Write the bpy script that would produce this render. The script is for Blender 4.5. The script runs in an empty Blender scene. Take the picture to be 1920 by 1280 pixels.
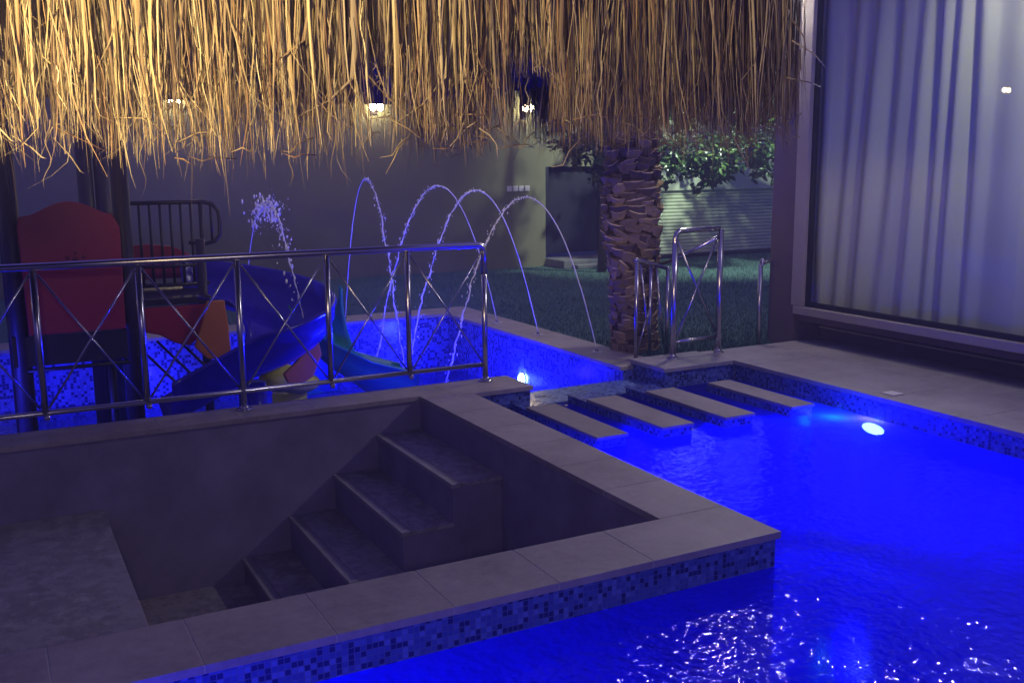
import bpy, math, random
from mathutils import Vector, Matrix, noise
random.seed(7)
R = math.radians
sc = bpy.context.scene
col = sc.collection

# ---------------------------------------------------------------- camera
cam = bpy.data.cameras.new('camera'); co = bpy.data.objects.new('camera', cam); col.objects.link(co)
YAW, PITCH, ROLL = 0.4871676, 0.17552138, -0.00781661
f = Vector((math.sin(YAW)*math.cos(PITCH), math.cos(YAW)*math.cos(PITCH), -math.sin(PITCH)))
r = Vector((math.cos(YAW), -math.sin(YAW), 0)); u = r.cross(f)
r2 = math.cos(ROLL)*r + math.sin(ROLL)*u; u2 = -math.sin(ROLL)*r + math.cos(ROLL)*u
co.matrix_world = Matrix(((r2.x, u2.x, -f.x, 0), (r2.y, u2.y, -f.y, 0), (r2.z, u2.z, -f.z, 1.5), (0, 0, 0, 1)))
cam.sensor_width = 36; cam.lens = 36*1877.8/1920; cam.clip_end = 200; cam.clip_start = 0.05
sc.camera = co

# ---------------------------------------------------------------- world, view
w = bpy.data.worlds.new('World'); sc.world = w; w.use_nodes = True
bg = w.node_tree.nodes['Background']; bg.inputs[0].default_value = (0.24, 0.20, 1.0, 1); bg.inputs[1].default_value = 0.40
sc.view_settings.view_transform = 'Standard'; sc.view_settings.look = 'None'
sc.view_settings.exposure = 0; sc.view_settings.gamma = 1
sc.cycles.max_bounces = 8; sc.cycles.transparent_max_bounces = 12
sc.cycles.sample_clamp_indirect = 4; sc.cycles.sample_clamp_direct = 0
sc.cycles.caustics_reflective = False; sc.cycles.caustics_refractive = False
sc.cycles.use_denoising = True

# ---------------------------------------------------------------- lights
def lamp(name, kind, loc, power, color, size=.05, target=None, angle=90, blend=.6):
    l = bpy.data.lights.new(name, kind); o = bpy.data.objects.new(name, l); col.objects.link(o)
    l.energy = power; l.color = color; o.location = loc
    if kind == 'AREA': l.size = size
    else: l.shadow_soft_size = size
    if kind == 'SPOT': l.spot_size = R(angle); l.spot_blend = blend
    if target is not None:
        o.rotation_euler = (Vector(target)-Vector(loc)).to_track_quat('-Z', 'Y').to_euler()
    return o
BLUE = (0.0016, 0.0010, 1.0)
lamp('pool_glow', 'SPOT', (4.98, 4.53, -.34), 240, BLUE, .08, (2.9, 3.6, -.6), 170, .4)
lamp('pool_glow', 'SPOT', (4.98, 1.2, -.45), 45, BLUE, .08, (2.6, 1.8, -.8), 165, .5)
lamp('pool_glow', 'SPOT', (-.6, 2.2, -.60), 300, BLUE, .08, (.9, 2.9, -.4), 110, .8)
lamp('pool_glow', 'SPOT', (2.90, 4.2, -.50), 340, BLUE, .08, (4.9, 4.4, -.3), 165, .5)
lamp('pool_halo', 'POINT', (4.86, 4.66, -.24), 6, (0.0, .6, 1.0), .03)
lamp('pool_halo', 'POINT', (4.80, 5.03, -.23), 3.0, (0.0, .4, 1.0), .03)  # unseen lamp added in open water to make a cyan patch
lamp('kids_glow', 'SPOT', (4.20, 7.90, -.40), 230, BLUE, .06, (2.6, 8.2, -.5), 165, .4)
lamp('kids_glow', 'POINT', (3.75, 7.70, -.40), 60, BLUE, .06)
lamp('kids_glow', 'SPOT', (-.7, 6.9, -.45), 150, (.03, .03, 1.0), .06, (.2, 9.5, -.3), 150, .5)
lamp('kids_glow', 'SPOT', (1.3, 8.9, -.50), 25, (.03, .03, 1.0), .06, (.6, 9.6, -.3), 160, .5)
lamp('kids_glow', 'SPOT', (2.9, 6.40, -.35), 130, BLUE, .06, (3.1, 9.5, -.3), 130, .6)
# lamps on the house front to the right, above the frame, and an added curtain fill
lamp('house_light', 'SPOT', (5.78, 4.3, 2.62), 120, (.97, .90, 1.0), .05, (.8, 3.8, -.3), 138, .9)
lamp('curtain_fill', 'SPOT', (5.2, 3.2, 2.85), 75, (1.0, 1.0, .72), .08, (6.3, 4.1, 2.0), 84, .9)  # added fill aimed at the curtain, has no fixture
lamp('fountain_light', 'POINT', (5.90, 6.95, 2.85), 250, (1.0, .88, .72), .095)
# warm lamp left of the thatch, in front of it
lamp('terrace_light', 'SPOT', (-.98, 1.45, 1.68), 950, (1.0, .76, .36), .08, (.30, 2.9, 2.42), 78, .9)
lamp('front_fill', 'POINT', (-.2, -1.2, 2.0), 75, (1.0, .86, .84), .10)  # unseen fill added behind the camera to brighten the view from the front
lamp('garden_light', 'SPOT', (9.2, 10.6, 3.4), 750, (.86, 1.0, .80), .08, (10.3, 13.2, .9), 120, .6)

# ---------------------------------------------------------------- node helpers
def mat(name):
    m = bpy.data.materials.new(name); m.use_nodes = True
    nt = m.node_tree; return m, nt, nt.nodes['Principled BSDF']
def N(nt, t, **k):
    n = nt.nodes.new(t)
    for a, b in k.items():
        if a.startswith('i_'): n.inputs[a[2:].replace('_', ' ')].default_value = b
        else: setattr(n, a, b)
    return n
def L(nt, a, b): nt.links.new(a, b)
def math_(nt, op, a, b=None, c=None):
    n = nt.nodes.new('ShaderNodeMath'); n.operation = op
    for i, v in enumerate((a, b, c)):
        if v is None: continue
        if isinstance(v, (int, float)): n.inputs[i].default_value = v
        else: nt.links.new(v, n.inputs[i])
    return n.outputs[0]
def ramp(nt, fac, stops, interp='LINEAR'):
    n = nt.nodes.new('ShaderNodeValToRGB'); n.color_ramp.interpolation = interp
    e = n.color_ramp.elements
    e[0].position, e[0].color = stops[0][0], (*stops[0][1], 1)
    e[1].position, e[1].color = stops[-1][0], (*stops[-1][1], 1)
    for p, c in stops[1:-1]:
        x = e.new(p); x.color = (*c, 1)
    nt.links.new(fac, n.inputs[0]); return n.outputs[0]
def bump(nt, bsdf, h, strength, dist=.01):
    b = nt.nodes.new('ShaderNodeBump'); b.inputs['Strength'].default_value = strength; b.inputs['Distance'].default_value = dist
    nt.links.new(h, b.inputs['Height']); nt.links.new(b.outputs[0], bsdf.inputs['Normal'])
def pos(nt): return nt.nodes.new('ShaderNodeNewGeometry').outputs['Position']
def noise_(nt, vec, scale, detail=4, rough=.6):
    n = nt.nodes.new('ShaderNodeTexNoise'); n.inputs['Scale'].default_value = scale
    n.inputs['Detail'].default_value = detail; n.inputs['Roughness'].default_value = rough
    nt.links.new(vec, n.inputs['Vector']); return n.outputs['Fac']

def plain(name, c, rough=.6, metal=0, var=.25, scale=12, bmp=.2, spec=.5):
    m, nt, b = mat(name); p = pos(nt); n = noise_(nt, p, scale, 5)
    L(nt, ramp(nt, n, [(.25, tuple(x*(1-var) for x in c)), (.75, tuple(min(1, x*(1+var)) for x in c))]), b.inputs['Base Color'])
    b.inputs['Roughness'].default_value = rough; b.inputs['Metallic'].default_value = metal
    b.inputs['Specular IOR Level'].default_value = spec
    if bmp: bump(nt, b, noise_(nt, p, scale*4, 4), bmp, .004)
    return m

def stone_mat(name, c):
    m, nt, b = mat(name); p = pos(nt)
    n1 = noise_(nt, p, 2.6, 6, .7); n2 = noise_(nt, p, 22, 5, .7)
    s = math_(nt, 'ADD', math_(nt, 'MULTIPLY', n1, .6), math_(nt, 'MULTIPLY', n2, .4))
    L(nt, ramp(nt, s, [(.32, tuple(x*.62 for x in c)), (.5, c), (.66, tuple(x*1.28 for x in c))]), b.inputs['Base Color'])
    L(nt, math_(nt, 'MULTIPLY_ADD', n2, .4, .35), b.inputs['Roughness'])
    bump(nt, b, s, .35, .006)
    return m

def mosaic_mat(name, stops, cell=.0212, grout=(.08, .10, .30)):
    """small square glass tiles, each its own colour, with grout between"""
    m, nt, b = mat(name); g = nt.nodes.new('ShaderNodeNewGeometry')
    off = N(nt, 'ShaderNodeVectorMath', operation='ADD'); off.inputs[1].default_value = (10.0071, 10.0063, 10.0092)
    L(nt, g.outputs['Position'], off.inputs[0])
    sc_ = N(nt, 'ShaderNodeVectorMath', operation='SCALE'); sc_.inputs['Scale'].default_value = 1/cell; L(nt, off.outputs[0], sc_.inputs[0])
    fl = N(nt, 'ShaderNodeVectorMath', operation='FLOOR'); L(nt, sc_.outputs[0], fl.inputs[0])
    wn = N(nt, 'ShaderNodeTexWhiteNoise', noise_dimensions='3D')
    # the axis across the face plays no part in the tile's number
    an = N(nt, 'ShaderNodeVectorMath', operation='ABSOLUTE'); L(nt, g.outputs['Normal'], an.inputs[0])
    sp = N(nt, 'ShaderNodeSeparateXYZ'); L(nt, an.outputs[0], sp.inputs[0])
    sf = N(nt, 'ShaderNodeSeparateXYZ'); L(nt, fl.outputs[0], sf.inputs[0])
    ss = N(nt, 'ShaderNodeSeparateXYZ'); L(nt, sc_.outputs[0], ss.inputs[0])
    cb = N(nt, 'ShaderNodeCombineXYZ'); edges = []
    for i in range(3):
        inplane = math_(nt, 'LESS_THAN', sp.outputs[i], .5)
        L(nt, math_(nt, 'MULTIPLY', sf.outputs[i], inplane), cb.inputs[i])
        fr = math_(nt, 'FRACT', ss.outputs[i]); d = math_(nt, 'MINIMUM', fr, math_(nt, 'SUBTRACT', 1.0, fr))
        edges.append(math_(nt, 'MULTIPLY', math_(nt, 'LESS_THAN', d, .07), inplane))
    L(nt, cb.outputs[0], wn.inputs[0])
    gm = math_(nt, 'MAXIMUM', math_(nt, 'MAXIMUM', edges[0], edges[1]), edges[2])
    c = ramp(nt, wn.outputs['Value'], stops, 'CONSTANT')
    mx = N(nt, 'ShaderNodeMix', data_type='RGBA'); L(nt, gm, mx.inputs[0]); L(nt, c, mx.inputs[6]); mx.inputs[7].default_value = (*grout, 1)
    L(nt, mx.outputs[2], b.inputs['Base Color'])
    L(nt, math_(nt, 'MULTIPLY_ADD', gm, .5, .18), b.inputs['Roughness'])
    bump(nt, b, math_(nt, 'SUBTRACT', 1.0, gm), .3, .002)
    return m
TILES = [(0, (.014, .018, .14)), (.24, (.06, .09, .38)), (.50, (.09, .13, .45)), (.68, (.05, .075, .34)), (.86, (.12, .165, .52))]
M = {}
M['stone'] = stone_mat('coping_stone', (.31, .26, .27))
M['stone_step'] = stone_mat('stepping_stone_slab', (.225, .19, .20))
M['stone_deck'] = stone_mat('deck_stone', (.28, .25, .27))
M['stone_light'] = stone_mat('pale_coping_stone', (.34, .30, .27))
M['nosing'] = stone_mat('nosing_stone', (.27, .24, .26))
M['grout'] = plain('grout', (.42, .40, .38), .9)
M['mosaic'] = mosaic_mat('blue_mosaic', TILES)
M['mosaic_floor'] = mosaic_mat('pool_floor_mosaic', [(0, (.04, .08, .25)), (.2, (.10, .17, .42)), (.6, (.14, .23, .48)), (.85, (.20, .30, .55))], .03)
M['mosaic_far'] = mosaic_mat('kids_pool_mosaic', [(0, (.012, .014, .18)), (.34, (.14, .17, .66)), (.7, (.10, .125, .52)), (.85, (.17, .20, .70))], .027, (.10, .12, .45))
M['plaster'] = plain('pit_plaster', (.23, .19, .28), .75, var=.3, scale=3, bmp=.25)
m, nt, b = mat('pit_tiles'); p = pos(nt); n1 = noise_(nt, p, 3.2, 7, .72); n2 = noise_(nt, p, 13, 6, .75)
mx = N(nt, 'ShaderNodeMix', data_type='RGBA', blend_type='MULTIPLY'); mx.inputs[0].default_value = 1
L(nt, ramp(nt, n1, [(.32, (.28, .245, .265)), (.65, (.46, .41, .42))]), mx.inputs[6]); L(nt, ramp(nt, math_(nt, 'MULTIPLY', n1, math_(nt, 'MULTIPLY', n2, 2.0)), [(.40, (1, 1, 1)), (.58, (.62, .60, .60))]), mx.inputs[7])
L(nt, mx.outputs[2], b.inputs['Base Color']); b.inputs['Roughness'].default_value = .6; bump(nt, b, n2, .3, .004); M['pit_floor'] = m
M['wall'] = plain('garden_wall_paint', (.17, .17, .105), .9, var=.16, scale=.9, bmp=.15)
M['building'] = plain('building_stone', (.12, .085, .11), .8, var=.15, scale=3)
M['frame'] = plain('window_frame_metal', (.40, .35, .33), .4, metal=.3, var=.05, bmp=0)
M['gasket'] = plain('dark_gasket', (.012, .011, .014), .6, bmp=0)
M['dark'] = plain('dark_metal', (.018, .012, .015), .45, bmp=0)
M['post'] = plain('playset_post', (.030, .018, .022), .5, var=.2, bmp=.1)
M['red'] = plain('red_plastic', (.40, .022, .034), .42, var=.10, scale=3, bmp=.05)
M['blue_plastic'] = plain('blue_plastic', (.022, .006, .36), .25, var=.06, scale=3, bmp=.04)
M['green_plastic'] = plain('green_plastic', (.008, .24, .13), .3, var=.1, scale=3, bmp=.04)
M['orange'] = plain('orange_plastic', (.62, .20, .03), .4, var=.1, scale=3, bmp=.04)
M['yellow'] = plain('yellow_plastic', (.75, .70, .03), .4, var=.1, scale=3, bmp=.04)
M['chrome'] = plain('polished_steel', (.50, .48, .52), .25, metal=1, var=.05, bmp=0)
M['plate'] = plain('pale_plastic', (.62, .58, .60), .4, var=.05, bmp=0)
M['door'] = plain('dark_door_paint', (.002, .002, .02), .6, bmp=0)
M['shutter'] = plain('shutter_paint', (.62, .70, .52), .5, var=.06, scale=2, bmp=.05)
M['step'] = plain('pale_step', (.15, .15, .16), .8)

def leaf_mat(name, stops, rough=.45):
    m, nt, b = mat(name); g = nt.nodes.new('ShaderNodeNewGeometry')
    L(nt, ramp(nt, g.outputs['Random Per Island'], stops), b.inputs['Base Color'])
    b.inputs['Roughness'].default_value = rough; return m
M['leaf'] = leaf_mat('tree_leaves', [(0, (.006, .018, .008)), (.5, (.016, .045, .014)), (.85, (.045, .10, .02)), (1, (.09, .15, .035))], .35)
M['bark'] = plain('tree_bark', (.06, .045, .035), .9)

def thatch_mat():
    m, nt, b = mat('dry_reed'); g = nt.nodes.new('ShaderNodeNewGeometry')
    mp = N(nt, 'ShaderNodeMapping'); mp.inputs['Scale'].default_value = (60, 60, 2.0); L(nt, g.outputs['Position'], mp.inputs[0])
    n = noise_(nt, mp.outputs[0], 1, 3)
    c = ramp(nt, g.outputs['Random Per Island'], [(0, (.10, .065, .042)), (.22, (.22, .155, .085)), (.45, (.35, .285, .14)), (.62, (.30, .17, .085)), (.72, (.43, .36, .185)), (.9, (.50, .42, .25)), (1, (.16, .12, .09))])
    mx = N(nt, 'ShaderNodeMix', data_type='RGBA', blend_type='MULTIPLY'); mx.inputs[0].default_value = 1
    L(nt, c, mx.inputs[6]); L(nt, ramp(nt, n, [(.3, (.55, .52, .5)), (.7, (1.1, 1.08, 1.05))]), mx.inputs[7])
    L(nt, mx.outputs[2], b.inputs['Base Color']); b.inputs['Roughness'].default_value = .55
    b.inputs['Specular IOR Level'].default_value = .3
    return m
M['thatch'] = thatch_mat()
M['thatch_core'] = plain('thatch_core', (.10, .075, .06), .95, var=.5, scale=30, bmp=.6)
M['palm_boot'] = leaf_mat('palm_leaf_bases', [(0, (.08, .055, .036)), (.6, (.19, .135, .075)), (1, (.33, .24, .13))], .9)
M['palm_core'] = plain('palm_fibre', (.05, .028, .017), .95, var=.5, scale=25, bmp=.8)
M['palm_cut'] = leaf_mat('palm_cut_ends', [(0, (.32, .23, .13)), (.4, (.58, .44, .25)), (.85, (.78, .63, .38)), (1, (.80, .68, .28))], .85)

def schlick(nt, nrm, f0):
    g = nt.nodes.new('ShaderNodeNewGeometry'); d = N(nt, 'ShaderNodeVectorMath', operation='DOT_PRODUCT')
    L(nt, g.outputs['Incoming'], d.inputs[0]); L(nt, nrm if nrm is not None else g.outputs['Normal'], d.inputs[1])
    c = math_(nt, 'SUBTRACT', 1.0, math_(nt, 'MINIMUM', math_(nt, 'ABSOLUTE', d.outputs['Value']), 1.0))
    return math_(nt, 'MULTIPLY_ADD', math_(nt, 'POWER', c, 5.0), 1-f0, f0)
def water_mat(name, big):
    m = bpy.data.materials.new(name); m.use_nodes = True; nt = m.node_tree; nt.nodes.clear()
    out = N(nt, 'ShaderNodeOutputMaterial'); p = pos(nt)
    gl = N(nt, 'ShaderNodeBsdfGlossy'); gl.inputs['Roughness'].default_value = .022; gl.inputs[0].default_value = (.50, .45, .95, 1)
    tr = N(nt, 'ShaderNodeBsdfTransparent'); tr.inputs[0].default_value = (.30, .34, .97, 1) if big else (.6, .7, .97, 1)
    tl = N(nt, 'ShaderNodeBsdfTranslucent'); tl.inputs[0].default_value = (.09, .04, 1, 1)
    df = N(nt, 'ShaderNodeMixShader'); df.inputs[0].default_value = .86 if big else .12; L(nt, tr.outputs[0], df.inputs[1]); L(nt, tl.outputs[0], df.inputs[2])
    mx = N(nt, 'ShaderNodeMixShader'); L(nt, df.outputs[0], mx.inputs[1]); L(nt, gl.outputs[0], mx.inputs[2])
    n1 = noise_(nt, p, 5.0, 1.5, .5); n2 = noise_(nt, p, 24, 1.5, .5)
    h = math_(nt, 'ADD', math_(nt, 'MULTIPLY', n1, 1.1), math_(nt, 'MULTIPLY', n2, .55))
    bp = N(nt, 'ShaderNodeBump'); bp.inputs['Distance'].default_value = .05; L(nt, h, bp.inputs['Height'])
    if big:
        bp.inputs['Distance'].default_value = .0155   # livelier where the return jets stir it, by the near end
        d = N(nt, 'ShaderNodeVectorMath', operation='DISTANCE'); L(nt, p, d.inputs[0]); d.inputs[1].default_value = (2.2, 2.35, -.155)
        mr = N(nt, 'ShaderNodeMapRange'); mr.inputs[1].default_value = .3; mr.inputs[2].default_value = 1.9; mr.inputs[3].default_value = 1.0; mr.inputs[4].default_value = .42
        L(nt, d.outputs['Value'], mr.inputs[0]); L(nt, mr.outputs[0], bp.inputs['Strength'])
    else: bp.inputs['Strength'].default_value = .10
    L(nt, bp.outputs[0], gl.inputs['Normal']); L(nt, bp.outputs[0], tl.inputs['Normal']); L(nt, schlick(nt, bp.outputs[0], .025), mx.inputs[0])
    L(nt, mx.outputs[0], out.inputs[0]); return m
M['water'] = water_mat('pool_water', True); M['kids_water'] = water_mat('kids_pool_water', False)

def glass_mat():
    m = bpy.data.materials.new('window_glass'); m.use_nodes = True; nt = m.node_tree; nt.nodes.clear()
    out = N(nt, 'ShaderNodeOutputMaterial')
    gl = N(nt, 'ShaderNodeBsdfGlossy'); gl.inputs['Roughness'].default_value = .012
    tr = N(nt, 'ShaderNodeBsdfTransparent'); tr.inputs[0].default_value = (.86, .88, .92, 1)
    mx = N(nt, 'ShaderNodeMixShader'); L(nt, schlick(nt, None, .04), mx.inputs[0]); L(nt, tr.outputs[0], mx.inputs[1]); L(nt, gl.outputs[0], mx.inputs[2]); L(nt, mx.outputs[0], out.inputs[0])
    return m
M['glass'] = glass_mat()
m, nt, b = mat('curtain_cloth'); b.inputs['Base Color'].default_value = (.46, .46, .47, 1); b.inputs['Roughness'].default_value = .9
wv = noise_(nt, pos(nt), 90, 2); bump(nt, b, wv, .1, .002); M['curtain'] = m; m.node_tree.nodes['Principled BSDF'].inputs['Base Color'].default_value = (.62, .64, .47, 1)
m, nt, b = mat('lawn_grass'); p = pos(nt)
n1 = noise_(nt, p, 1.2, 6, .7); n2 = noise_(nt, p, 45, 4, .7)
L(nt, ramp(nt, math_(nt, 'ADD', math_(nt, 'MULTIPLY', n1, .5), math_(nt, 'MULTIPLY', n2, .5)), [(.3, (.035, .085, .08)), (.7, (.085, .18, .16))]), b.inputs['Base Color'])
b.inputs['Roughness'].default_value = .9; bump(nt, b, n2, .8, .03); M['grass'] = m
m, nt, b = mat('jet_water'); b.inputs['Base Color'].default_value = (.96, .96, .86, 1); b.inputs['Roughness'].default_value = .2
b.inputs['Transmission Weight'].default_value = 0.0; b.inputs['IOR'].default_value = 1.33; M['jet'] = m
def emit(name, c, s):
    m = bpy.data.materials.new(name); m.use_nodes = True; nt = m.node_tree; nt.nodes.clear()
    e = N(nt, 'ShaderNodeEmission'); e.inputs[0].default_value = (*c, 1); e.inputs[1].default_value = s
    L(nt, e.outputs[0], N(nt, 'ShaderNodeOutputMaterial').inputs[0]); return m
M['lens'] = emit('pool_light_lens', (.45, .85, 1.0), 55)
M['bulb'] = emit('wall_lamp_bulb', (1.0, .80, .45), 90)
M['bulb_white'] = emit('house_lamp_bulb', (1.0, .93, .78), 160)

# ---------------------------------------------------------------- mesh helpers
class MB:
    def __init__(s): s.v = []; s.f = []
    def add(s, vs, fs):
        n = len(s.v); s.v += [tuple(v) for v in vs]; s.f += [tuple(i+n for i in q) for q in fs]
    def box(s, a, b):
        x0, y0, z0 = a; x1, y1, z1 = b
        s.add([(x0,y0,z0),(x1,y0,z0),(x1,y1,z0),(x0,y1,z0),(x0,y0,z1),(x1,y0,z1),(x1,y1,z1),(x0,y1,z1)],
              [(0,3,2,1),(4,5,6,7),(0,1,5,4),(1,2,6,5),(2,3,7,6),(3,0,4,7)])
    def tube(s, pts, rad, n=10, cap=True):
        pts = [Vector(p) for p in pts]; rs = rad if isinstance(rad, (list, tuple)) else [rad]*len(pts)
        vs = []; prev = None
        for i, p in enumerate(pts):
            t = (pts[min(i+1, len(pts)-1)]-pts[max(i-1, 0)]).normalized()
            if prev is None: a = t.orthogonal().normalized()
            else: a = (prev - t*prev.dot(t)).normalized()
            prev = a; b = t.cross(a)
            for k in range(n):
                an = 2*math.pi*k/n; vs.append(p + (a*math.cos(an)+b*math.sin(an))*rs[i])
        fs = [(i*n+k, i*n+(k+1) % n, (i+1)*n+(k+1) % n, (i+1)*n+k) for i in range(len(pts)-1) for k in range(n)]
        if cap: fs += [tuple(range(n-1, -1, -1)), tuple((len(pts)-1)*n+k for k in range(n))]
        s.add(vs, fs)
    def sphere(s, c, rx, ry=None, rz=None, n=10, m=7):
        ry = ry or rx; rz = rz or rx; vs = []; fs = []
        for j in range(m+1):
            th = math.pi*j/m
            for k in range(n):
                an = 2*math.pi*k/n; vs.append((c[0]+rx*math.sin(th)*math.cos(an), c[1]+ry*math.sin(th)*math.sin(an), c[2]+rz*math.cos(th)))
        for j in range(m):
            for k in range(n): fs.append((j*n+k, (j+1)*n+k, (j+1)*n+(k+1) % n, j*n+(k+1) % n))
        s.add(vs, fs)
    def prism(s, poly, y0, y1):   # poly in x,z extruded along y
        n = len(poly)
        s.add([(x, y0, z) for x, z in poly]+[(x, y1, z) for x, z in poly],
              [tuple(range(n)), tuple(range(2*n-1, n-1, -1))]+[(i, i+n, (i+1) % n+n, (i+1) % n) for i in range(n)])
    def disc(s, c, axis, rad, thick, n=24):
        c = Vector(c); a = Vector(axis).normalized(); s.tube([c, c+a*thick], rad, n)
    def build(s, name, m, parent=None, smooth=False, bevel=0):
        me = bpy.data.meshes.new(name); me.from_pydata(s.v, [], s.f); me.validate(); me.update()
        me.materials.append(m); o = bpy.data.objects.new(name, me); col.objects.link(o)
        if smooth:
            for q in me.polygons: q.use_smooth = True
        if parent is not None: o.parent = parent; o.matrix_parent_inverse = Matrix.Translation(-parent.location)
        if bevel:
            b = o.modifiers.new('bevel', 'BEVEL'); b.width = bevel; b.segments = 2; b.limit_method = 'ANGLE'
        return o
def thing(name, label, cat, loc=(0, 0, 0), group=None):
    o = bpy.data.objects.new(name, None); col.objects.link(o); o.location = loc; o.empty_display_size = .1
    return tag(o, label, cat, group)
def tag(o, label, cat, group=None):
    o['label'] = label; o['category'] = cat
    if group: o['group'] = group
    return o
def struct(o, kind='structure'): o['kind'] = kind; return o
def rot_face(s): pass

WZ = -.155     # pool water level
KZ = -.05      # kids' pool coping level
# ---------------------------------------------------------------- ground and lawn
b = MB(); b.box((-14, 6.34, -.30), (-1.2, 20, -.06)); b.add([], [])
g = MB()
g.box((4.68, 6.335, -.40), (16, 16, -.06)); g.box((-14, 9.965, -.40), (4.68, 16, -.06)); g.box((-14, 6.33, -.4), (-3.4, 9.965, -.06))
struct(g.build('lawn', M['grass']))
g = MB(); g.box((-60, -60, -2.2), (60, 60, -2.0)); struct(g.build('ground', M['pit_floor']))
# grass blades, ground cover
gb = MB()
for i in range(26000):
    t = random.random(); y = 6.4 + 6.9*t**1.3; x = random.uniform(4.7, 5.8+ (y-6.3)*1.05)
    if y > 10.0 and random.random() < .5: x = random.uniform(1.5, 12)
    h = random.uniform(.02, .045); a = random.uniform(0, 6.28); dx, dy = .004*math.cos(a), .004*math.sin(a)
    lx, ly = random.uniform(-.02, .02), random.uniform(-.02, .02)
    gb.add([(x-dx, y-dy, -.06), (x+dx, y+dy, -.06), (x+lx, y+ly, -.06+h)], [(0, 1, 2)])
struct(gb.build('grass', M['grass']), 'stuff')

# ---------------------------------------------------------------- main pool
b = MB(); b.box((-4, -4, -1.15), (5.06, 6.25, -1.06)); struct(b.build('pool_floor', M['mosaic_floor']))
b = MB(); b.add([(-4, -4, WZ), (5.063, -4, WZ), (5.063, 2.968, WZ), (-4, 2.968, WZ), (2.803, 2.968, WZ), (5.063, 5.892, WZ), (2.803, 5.892, WZ)], [(0, 1, 2, 4, 3), (4, 2, 5, 6)])
struct(b.build('water', M['water']))
# deck on the right with its pool wall
deck = MB(); gr = MB()
tx = [5.04, 5.72, 6.355]
ys = [6.29-.62*k for k in range(0, 16)]
for i in range(2):
    for j in range(len(ys)-1):
        sh = .31 if i else 0
        y1, y0 = ys[j]+(sh if j else 0), ys[j+1]+sh
        deck.box((tx[i]+.0015, y0+.0015, -.03), (tx[i+1]-.0015, y1-.0015, 0))
gr.box((5.064, -3.5, -.5), (6.36, 6.288, -.004))
struct(deck.build('pool_deck', M['stone_deck'], bevel=.002)); struct(gr.build('deck_bed', M['grout']))
b = MB(); b.box((5.061, -4, -1.3), (5.30, 5.89, -.031)); struct(b.build('pool_side_wall', M['mosaic']))

# landing block the railing stands on
t = thing('landing_block', 'stone topped landing with blue mosaic sides at the end of the stepping stones', 'landing', (4.73, 6.1, -.155))
b = MB(); b.box((4.402, 5.892, -1.25), (5.058, 6.33, -.031)); b.build('mosaic_side', M['mosaic'], t)
b = MB(); b.box((4.385, 5.875, -.03), (4.72, 6.335, 0)); b.box((4.723, 5.875, -.03), (5.037, 6.335, 0)); b.build('stone_top', M['stone_deck'], t, bevel=.003)
# overflow sill between the two pools
t = thing('overflow_sill', 'submerged mosaic overflow ledge between the two pools behind the stepping stones', 'ledge', (3.8, 6.1, -.2))
b = MB(); b.box((3.28, 5.90, -1.25), (4.399, 6.285, -.148)); b.build('mosaic_ledge', M['mosaic_floor'], t)
b = MB()
for zz in (-.085, -.135): b.tube([(3.30, 5.885, zz), (3.37, 5.88, zz)], .008, 8)
o = b.build('return_fitting', M['chrome'], None, True); tag(o, 'two short shiny steel bars at the far end of the leftmost stepping stone', 'pool fitting')

# stepping stones
xs = [(3.088, 3.31), (3.555, 3.80), (4.045, 4.29), (4.60, 4.80)]
lab = ['leftmost stepping stone, beside the sunken seating and nearest its rim', 'second stepping stone from the left, with wet mosaic sides',
       'third stepping stone from the left, in front of the landing block corner', 'rightmost stepping stone, its end glowing blue by the deck wall']
st0 = None
for i, (x0, x1) in enumerate(xs):
    t = thing('stepping_stone', lab[i], 'stepping stone', ((x0+x1)/2, 5.2, WZ), 'stepping stones across the pool')
    wd = x1-x0
    b = MB(); b.box((x0+.008, 4.79, -1.25), (x1-.008, 5.892 if i != 3 else 5.66, -.103)); b.build('mosaic_base', M['mosaic'], t)
    b = MB(); b.box((x0, 4.775, -.102), (x1, 5.64, -.08)); b.build('stone_top', M['stone_step'], t, bevel=.004)

# ---------------------------------------------------------------- kids' pool
KW, KF = -.60, -.72
t = thing('kids_pool', 'square blue mosaic paddling pool with pale stone coping', 'paddling pool', (1, 8, KF))
b = MB(); b.box((-3.2, 6.255, KF-.1), (4.30, 9.56, KF)); b.build('pool_floor', M['mosaic_floor'], t)
b = MB()
b.box((-3.3, 9.563, KF), (4.303, 9.96, KZ-.031)); b.box((4.303, 6.29, KF), (4.66, 9.96, KZ-.031)); b.box((-3.5, 6.255, KF), (-3.203, 9.563, KZ-.031))
b.build('mosaic_wall', M['mosaic_far'], t)
b = MB()
y = 6.30
while y < 9.5:
    b.box((4.285, y+.0015, KZ-.03), (4.68, min(y+.42, 9.56)-.0015, KZ)); y += .42
x = -3.4
while x < 4.68:
    b.box((x+.0015, 9.562, KZ-.03), (min(x+.46, 4.68)-.0015, 9.97, KZ)); x += .46
b.build('coping', M['stone_light'], t, bevel=.003)
b = MB(); b.add([(-3.2, 6.256, KW), (4.302, 6.256, KW), (4.302, 9.562, KW), (-3.2, 9.562, KW)], [(0, 1, 2, 3)]); struct(b.build('kids_pool_water', M['kids_water']))

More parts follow.
